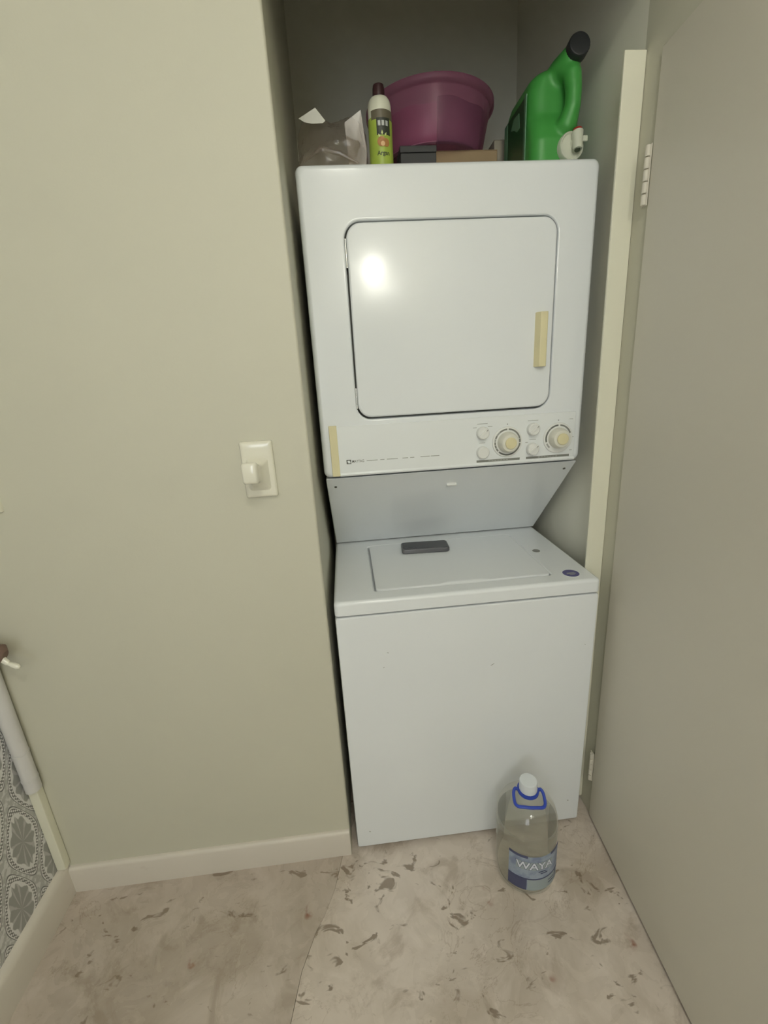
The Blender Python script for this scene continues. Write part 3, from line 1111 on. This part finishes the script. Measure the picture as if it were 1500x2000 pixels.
# contents and stiff corner of the bag
bm = bmesh.new()
q4 = [(0.121, 0.262, 1.962), (0.1605, 0.258, 1.984), (0.170, 0.262, 1.905), (0.165, 0.268, 1.850), (0.128, 0.270, 1.850)]
loft(bm, [q4, [(x, y + 0.0008, z) for x, y, z in q4]])
finish('bag_corner', bm, 'bag', bg, smooth=0)
bm = bmesh.new()
a = [(0.0150, 0.258, 1.969), (0.030, 0.253, 1.974), (0.0555, 0.247, 1.984), (0.0765, 0.243, 1.957), (0.0700, 0.244, 1.953), (0.045, 0.250, 1.955), (0.028, 0.254, 1.960)]
loft(bm, [a, [(x, y + 0.0012, z + 0.0004) for x, y, z in a]])
tg = finish('paper_tag', bm, 'paper', bg, smooth=0)
tg['label'] = 'white paper tag'
bm = bmesh.new()
tube(bm, [(0.020, 0.275, 1.892), (0.060, 0.262, 1.912), (0.105, 0.258, 1.900), (0.150, 0.262, 1.880)], [0.002, 0.006, 0.006, 0.002], 8)
finish('bag_fold', bm, 'bag', bg)

# green jug with a tap
JX, JY = 0.628, 0.300
jg = thing('detergent_jug', (JX, JY, ZTOP), 'bright green jug with black cap and white tap on the dryer', 'jug')
bm = bmesh.new()


def jring(x0, x1, y0, y1, z, r):
    return xy(rrect(x0, x1, y0, y1, r, 8), z)


# main body, tapering towards the shoulder
loft(bm, [jring(0.572, 0.690, 0.235, 0.432, ZTOP + 0.001, 0.028), jring(0.567, 0.694, 0.228, 0.438, ZTOP + 0.012, 0.030),
          jring(0.567, 0.694, 0.226, 0.438, ZTOP + 0.070, 0.030), jring(0.568, 0.693, 0.236, 0.438, ZTOP + 0.100, 0.032),
          jring(0.569, 0.690, 0.250, 0.438, ZTOP + 0.130, 0.034), jring(0.569, 0.688, 0.254, 0.438, ZTOP + 0.185, 0.034),
          jring(0.576, 0.686, 0.254, 0.434, ZTOP + 0.208, 0.036), jring(0.590, 0.684, 0.260, 0.420, ZTOP + 0.220, 0.036), jring(0.606, 0.682, 0.268, 0.400, ZTOP + 0.224, 0.032)])
# handle bar at the front and the neck
tube(bm, [(0.640, 0.262, ZTOP + 0.085), (0.652, 0.232, ZTOP + 0.100), (0.657, 0.222, ZTOP + 0.130), (0.657, 0.222, ZTOP + 0.160), (0.654, 0.226, ZTOP + 0.190), (0.648, 0.244, ZTOP + 0.212), (0.644, 0.285, ZTOP + 0.212)],
     [0.030, 0.024, 0.0185, 0.0185, 0.021, 0.027, 0.032], 16)
tube(bm, [(0.636, 0.300, ZTOP + 0.192), (0.646, 0.258, ZTOP + 0.216), (0.656, 0.222, ZTOP + 0.230)], [0.038, 0.031, 0.0225], 18)
body = finish('jug_body', bm, 'green', jg, smooth=0)
md = body.modifiers.new('weld', 'REMESH')
md.mode = 'VOXEL'
md.voxel_size = 0.0032
md.use_smooth_shade = True
md = body.modifiers.new('soften', 'SMOOTH')
md.factor = 0.5
md.iterations = 10
# cap facing up and out
cd = Vector((-0.06, -0.985, 0.12)).normalized()
cm = Matrix.Translation((0.6575, 0.222, ZTOP + 0.2315)) @ cd.to_track_quat('Z', 'Y').to_matrix().to_4x4()
bm = bmesh.new()
pts_r = []
for (r, h, rib) in ((0.0235, -0.004, 0.0006), (0.0240, 0.000, 0.0006), (0.0240, 0.018, 0.0006), (0.0225, 0.021, 0.0), (0.0200, 0.022, 0.0)):
    pts_r.append([((r + rib * (k % 2)) * cos(2 * pi * k / 48), (r + rib * (k % 2)) * sin(2 * pi * k / 48), h) for k in range(48)])
loft(bm, pts_r)
bm.transform(cm)
finish('jug_cap', bm, 'black', jg)
# label on the flank that faces the shampoo
bm = bbox(bmesh.new(), 0.5650, 0.5675, 0.282, 0.418, ZTOP + 0.016, ZTOP + 0.178, 0.0005, 1)
jl = finish('jug_label', bm, 'green_dark', jg)
bm = bbox(bmesh.new(), 0.5642, 0.5668, 0.274, 0.284, ZTOP + 0.014, ZTOP + 0.180)
finish('label_border', bm, 'green_pale', jl, smooth=0)
bm = bbox(bmesh.new(), 0.5642, 0.5668, 0.398, 0.420, ZTOP + 0.014, ZTOP + 0.176)
finish('label_border', bm, 'green_pale', jl, smooth=0)
bm = bmesh.new()
pg = [(0.312, ZTOP + 0.128), (0.318, ZTOP + 0.162), (0.352, ZTOP + 0.166), (0.372, ZTOP + 0.148), (0.350, ZTOP + 0.140), (0.330, ZTOP + 0.128)]
prism_x(bm, pg, 0.5642, 0.5652)
finish('label_emblem', bm, 'green_pale', jl, smooth=0)
# tap
td = Vector((0.10, -0.99, 0.06)).normalized()
tm = Matrix.Translation((0.658, 0.2225, ZTOP + 0.049)) @ td.to_track_quat('Z', 'Y').to_matrix().to_4x4()
bm = bmesh.new()
lathe(bm, 0, 0, [(0.0315, -0.008), (0.0315, 0.003), (0.0298, 0.006), (0.0282, 0.0062), (0.0250, 0.003), (0.012, 0.004)], 40)
bm.transform(tm)
tap = finish('tap_collar', bm, 'tap', jg)
bm = bmesh.new()
tube(bm, [(0.664, 0.226, ZTOP + 0.052), (0.668, 0.212, ZTOP + 0.054)], 0.0115, 20)
tube(bm, [(0.668, 0.212, ZTOP + 0.074), (0.666, 0.204, ZTOP + 0.036)], [0.0130, 0.0105], 20)
bbox(bm, 0.676, 0.692, 0.207, 0.211, ZTOP + 0.054, ZTOP + 0.066, 0.0015, 1)
finish('tap_spout', bm, 'tap', tap)
bm = bmesh.new()
tube(bm, [(0.6661, 0.2043, ZTOP + 0.0370), (0.6659, 0.2036, ZTOP + 0.0352)], 0.0068, 16)
finish('tap_bore', bm, 'tapdark', tap)
bm = bmesh.new()
tube(bm, [(0.668, 0.2122, ZTOP + 0.0735), (0.6683, 0.2135, ZTOP + 0.0800)], [0.0115, 0.0105], 18)
finish('tap_button', bm, 'red', tap)

# ================================================================== hooks on the wall
def wall_hook(cx, cz, label, full=True):
    y0 = 0.0034
    t = thing('towel_hook', (cx, y0, cz), label, 'hook')
    bm = bmesh.new()
    rings = []
    hw, hh = 0.0355, 0.0635
    for (ins, d) in ((0.0, 0.0), (0.0, -0.006), (0.0015, -0.009), (0.0045, -0.011), (0.010, -0.0115), (0.018, -0.011)):
        rings.append(xz(rrect(cx - hw + ins, cx + hw - ins, cz - hh + ins, cz + hh - ins, 0.004, 6), y0 + d))
    loft(bm, rings)
    finish('hook_plate', bm, 'ceramic', t)
    bm = bmesh.new()
    rings = []
    # arm: broad at the plate, waisted, flaring to a square knob that turns up a little
    for (y, zc, w, h, r) in ((-0.004, -0.010, 0.030, 0.044, 0.008), (-0.010, -0.010, 0.024, 0.036, 0.008), (-0.018, -0.008, 0.0170, 0.026, 0.007), (-0.030, -0.005, 0.0145, 0.0205, 0.006),
                             (-0.042, 0.000, 0.0145, 0.0200, 0.006), (-0.052, 0.003, 0.0160, 0.0225, 0.006), (-0.058, 0.004, 0.0165, 0.0230, 0.006), (-0.062, 0.004, 0.0145, 0.0205, 0.006), (-0.0632, 0.004, 0.0115, 0.0165, 0.005)):
        rings.append(xz(rrect(cx - w + 0.13 * y, cx + w + 0.13 * y, cz + zc - h, cz + zc + h, r, 6), y0 + y * 1.15))
    loft(bm, rings)
    finish('hook_arm', bm, 'ceramic', t, smooth=60)
    return t


wall_hook(-0.1345, 1.2025, 'white ceramic towel hook on the cream wall beside the dryer')
wall_hook(-0.7300, 1.2120, 'white ceramic towel hook at the left edge of the photo')

# brown peg with a white tip on the papered wall
pg_ = thing('wall_peg', (XL, -0.05, 0.835), 'small brown peg with a white tip at the left edge above the wallpaper', 'peg')
bm = bmesh.new()
tube(bm, [(XL + 0.0005, -0.050, 0.845), (XL + 0.05, -0.050, 0.838), (-0.762, -0.050, 0.828), (-0.752, -0.050, 0.824)], [0.020, 0.022, 0.024, 0.012], 16)
finish('peg_body', bm, 'brown', pg_)
bm = bmesh.new()
tube(bm, [(-0.757, -0.052, 0.816), (-0.748, -0.054, 0.808), (-0.745, -0.055, 0.806), (-0.735, -0.056, 0.801), (-0.727, -0.057, 0.797), (-0.722, -0.057, 0.795)], [0.007, 0.0065, 0.0045, 0.0065, 0.0065, 0.003], 12)
finish('peg_tip', bm, 'ceramic', pg_)

# ================================================================== water bottle on the floor
WX, WY = 0.480, -0.108
wb = thing('water_bottle', (WX, WY, 0), 'large clear water bottle with blue carrying loop on the floor before the washer', 'bottle')
bm = bmesh.new()
prof = [(0.040, 0.006), (0.066, 0.0006), (0.074, 0.003), (0.080, 0.012), (0.0825, 0.030), (0.0825, 0.168)]
for k in range(3):
    z0 = 0.172 + k * 0.009
    prof += [(0.0810, z0), (0.0835, z0 + 0.0045)]
prof += [(0.0835, 0.200), (0.0825, 0.212), (0.0785, 0.228), (0.071, 0.243), (0.060, 0.257), (0.047, 0.269), (0.034, 0.279), (0.025, 0.286), (0.0205, 0.291), (0.0205, 0.302)]
# square the section a little, as moulded bottles are
rings = []
for r, h in prof:
    ring = []
    for k in range(56):
        t = 2 * pi * k / 56
        f = 1 + (0.018 * cos(4 * (t - 0.45)) if 0.01 < h < 0.25 else 0)
        ring.append((WX + r * f * cos(t), WY + r * f * sin(t), h))
    rings.append(ring)
loft(bm, rings, True, False)
finish('bottle_shell', bm, 'pet', wb, smooth=50)
bm = bmesh.new()
wp = [(0.038, 0.0085), (0.064, 0.0035), (0.072, 0.006), (0.0775, 0.014), (0.0800, 0.030), (0.0800, 0.165), (0.0798, 0.190), (0.0798, 0.206), (0.079, 0.2065)]
rings = []
for r, h in wp:
    rings.append([(WX + r * 0.985 * cos(2 * pi * k / 56), WY + r * 0.985 * sin(2 * pi * k / 56), h) for k in range(56)])
loft(bm, rings)
finish('water_fill', bm, 'water', wb, smooth=50)
bm = bmesh.new()
pts_r = []
for (r, h, rib) in ((0.0232, 0.296, 0.0005), (0.0236, 0.298, 0.0005), (0.0236, 0.320, 0.0005), (0.0224, 0.3245, 0.0), (0.0195, 0.3260, 0.0)):
    pts_r.append([(WX + (r + rib * (k % 2)) * cos(2 * pi * k / 48), WY + (r + rib * (k % 2)) * sin(2 * pi * k / 48), h) for k in range(48)])
loft(bm, pts_r)
finish('bottle_cap', bm, 'cap_white', wb)
# blue loop: collar plus bail that rests on the shoulder towards the camera
bm = bmesh.new()
lathe(bm, WX, WY, [(0.0210, 0.2885), (0.0285, 0.2885), (0.0285, 0.2945), (0.0210, 0.2945), (0.0210, 0.2885)], 36, cap0=False, cap1=False)
bmesh.ops.remove_doubles(bm, verts=bm.verts, dist=1e-6)
col_ = finish('handle_collar', bm, 'blue_loop', wb)
va = math.atan2(-0.98987 - WY, 0.06662 - WX)
fx, fy = cos(va + 0.25), sin(va + 0.25)
sx_, sy_ = -fy, fx
loop = []
for (f_, s_, z_) in ((0.000, -0.0275, 0.291), (-0.003, -0.033, 0.2915), (0.004, -0.0385, 0.288), (0.018, -0.0400, 0.281), (0.030, -0.0385, 0.276), (0.037, -0.031, 0.275), (0.039, -0.016, 0.276), (0.040, 0.0, 0.276),
                     (0.039, 0.016, 0.276), (0.037, 0.031, 0.275), (0.030, 0.0385, 0.276), (0.018, 0.0400, 0.281), (0.004, 0.0385, 0.288), (-0.003, 0.033, 0.2915), (0.000, 0.0275, 0.291)):
    loop.append((WX + fx * f_ + sx_ * s_, WY + fy * f_ + sy_ * s_, z_))
sub = []
for i in range(len(loop) - 1):
    p0 = Vector(loop[max(0, i - 1)]); p1 = Vector(loop[i]); p2 = Vector(loop[i + 1]); p3 = Vector(loop[min(len(loop) - 1, i + 2)])
    for k in range(4):
        u = k / 4
        sub.append(0.5 * ((2 * p1) + (-p0 + p2) * u + (2 * p0 - 5 * p1 + 4 * p2 - p3) * u * u + (-p0 + 3 * p1 - 3 * p2 + p3) * u ** 3))
sub.append(Vector(loop[-1]))
tube(bm := bmesh.new(), sub, 0.0042, 8)
finish('carry_loop', bm, 'blue_loop', wb)
# printed label
VA = math.degrees(va)
LR = 0.0848
L0, L1 = VA - 28, VA + 78
lb = finish('bottle_label', curved(bmesh.new(), WX, WY, LR, L0, L1, 0.036, 0.158, 26), 'label_blue', wb)
finish('label_top_band', curved(bmesh.new(), WX, WY, LR + 0.0004, L0, L0 + 34, 0.152, 0.160, 10), 'label_navy', wb)
finish('label_top_band', curved(bmesh.new(), WX, WY, LR + 0.0004, L1 - 28, L1, 0.152, 0.160, 10), 'label_navy', wb)
finish('label_corner', curved(bmesh.new(), WX, WY, LR + 0.0004, L0, L0 + 34, 0.036, 0.078, 10), 'label_navy', wb)
finish('label_foot', curved(bmesh.new(), WX, WY, LR + 0.0004, L0 + 35, L1, 0.036, 0.076, 16), 'label_pale', wb)
finish('label_line', curved(bmesh.new(), WX, WY, LR + 0.0006, L0, L1, 0.0755, 0.079, 26), 'label_navy', wb)
finish('label_edge', curved(bmesh.new(), WX, WY, LR + 0.0008, L1 - 12, L1 - 9, 0.042, 0.078, 3), 'label_navy', wb)
finish('label_plate', curved(bmesh.new(), WX, WY, LR + 0.0005, VA - 14, VA + 54, 0.111, 0.139, 16), 'label_pale', wb)
finish('label_name', wrap(text_bm('WAYA', 0.034, 1.0, 0.0006), WX, WY, LR + 0.0010, VA + 20, 0.1245), 'white_print', wb, smooth=0)
finish('label_name_edge', wrap(text_bm('WAYA', 0.034, 1.0, 0.0018), WX, WY, LR + 0.0008, VA + 20, 0.1242), 'label_navy', wb, smooth=0)
for (a0, a1, z) in ((VA + 26, VA + 40, 0.103), (VA + 30, VA + 44, 0.096), (VA + 48, VA + 62, 0.060), (VA + 48, VA + 62, 0.050)):
    finish('small_print', curved(bmesh.new(), WX, WY, LR + 0.0008, a0, a1, z, z + 0.0022, 5), 'label_navy', wb)

# ================================================================== the lamp behind the camera
LX, LY, LZ = 0.37, -2.50, 2.19
lamp = thing('wall_lamp', (LX, YB, LZ), 'white globe wall lamp lit above the mirror cabinet', 'lamp')
bm = bmesh.new()
lathe(bm, LX, LZ, [(0.060, YB), (0.060, YB + 0.010), (0.050, YB + 0.018), (0.020, YB + 0.020), (0.020, YB + 0.070), (0.036, YB + 0.072), (0.036, YB + 0.086), (0.0, YB + 0.086)], 36, 'y')
finish('lamp_base', bm, 'cabinet', lamp)
bm = bmesh.new()
bmesh.ops.create_uvsphere(bm, u_segments=32, v_segments=20, radius=0.058)
bmesh.ops.translate(bm, verts=bm.verts, vec=(LX, LY + 0.016, LZ))
finish('lamp_globe', bm, 'lamp', lamp)
finish('lamp_diffuser', bbox(bmesh.new(), LX - 0.07, LX + 0.17, LY - 0.03, LY + 0.01, LZ - 0.150, LZ - 0.105, 0.008, 2), 'lamp_bar', lamp)
box('lamp_arm', LX - 0.01, LX + 0.01, YB + 0.0005, LY - 0.02, LZ - 0.135, LZ - 0.120, 'cabinet', lamp)
mc = thing('mirror_cabinet', (LX, YB, 1.35), 'white mirror cabinet on the wall under the globe lamp', 'cabinet')
box('cabinet_body', LX - 0.26, LX + 0.26, YB + 0.0005, YB + 0.11, 1.35, 1.93, 'cabinet', mc, 0.003, 2)
for k in (-1, 1):
    d = box('cabinet_door', LX + (0.002 if k > 0 else -0.258), LX + (0.258 if k > 0 else -0.002), YB + 0.1105, YB + 0.126, 1.355, 1.925, 'mirror', mc, 0.002, 1)
    s = bmesh.new()
    lathe(s, LX + k * 0.03, 1.42, [(0.008, YB + 0.1265), (0.008, YB + 0.140), (0.006, YB + 0.142)], 16, 'y')
    finish('cabinet_knob', s, 'chrome', d)

# framed glowing panel beside the cabinet, added out of view as fill light
pane = struct(box('fill_panel_1', -0.72, -0.16, YB - 0.02, YB + 0.004, 0.95, 1.95, 'fill_panel'))
for (a, b, c, d) in ((-0.76, -0.72, 0.91, 1.99), (-0.16, -0.12, 0.91, 1.99), (-0.72, -0.16, 0.91, 0.95), (-0.72, -0.16, 1.95, 1.99), (-0.455, -0.425, 0.95, 1.95)):
    box('fill_panel_frame', a, b, YB + 0.0005, YB + 0.03, c, d, 'cabinet', pane, 0.002, 1)

# opal ceiling dome over the middle of the room, added unseen for overhead light
dome = thing('ceiling_fill_light', (0.16, -1.45, CEIL), 'round opal dome on the ceiling, added as unseen overhead fill light', 'lamp')
bm = bmesh.new()
lathe(bm, 0.16, -1.45, [(0.135, CEIL - 0.0003), (0.135, CEIL - 0.018), (0.120, CEIL - 0.020)], 40)
finish('light_rim', bm, 'cabinet', dome)
bm = bmesh.new()
lathe(bm, 0.16, -1.45, [(0.118, CEIL - 0.0205), (0.112, CEIL - 0.040), (0.090, CEIL - 0.060), (0.055, CEIL - 0.072), (0.01, CEIL - 0.076)], 40)
finish('light_dome', bm, 'dome', dome, smooth=60)
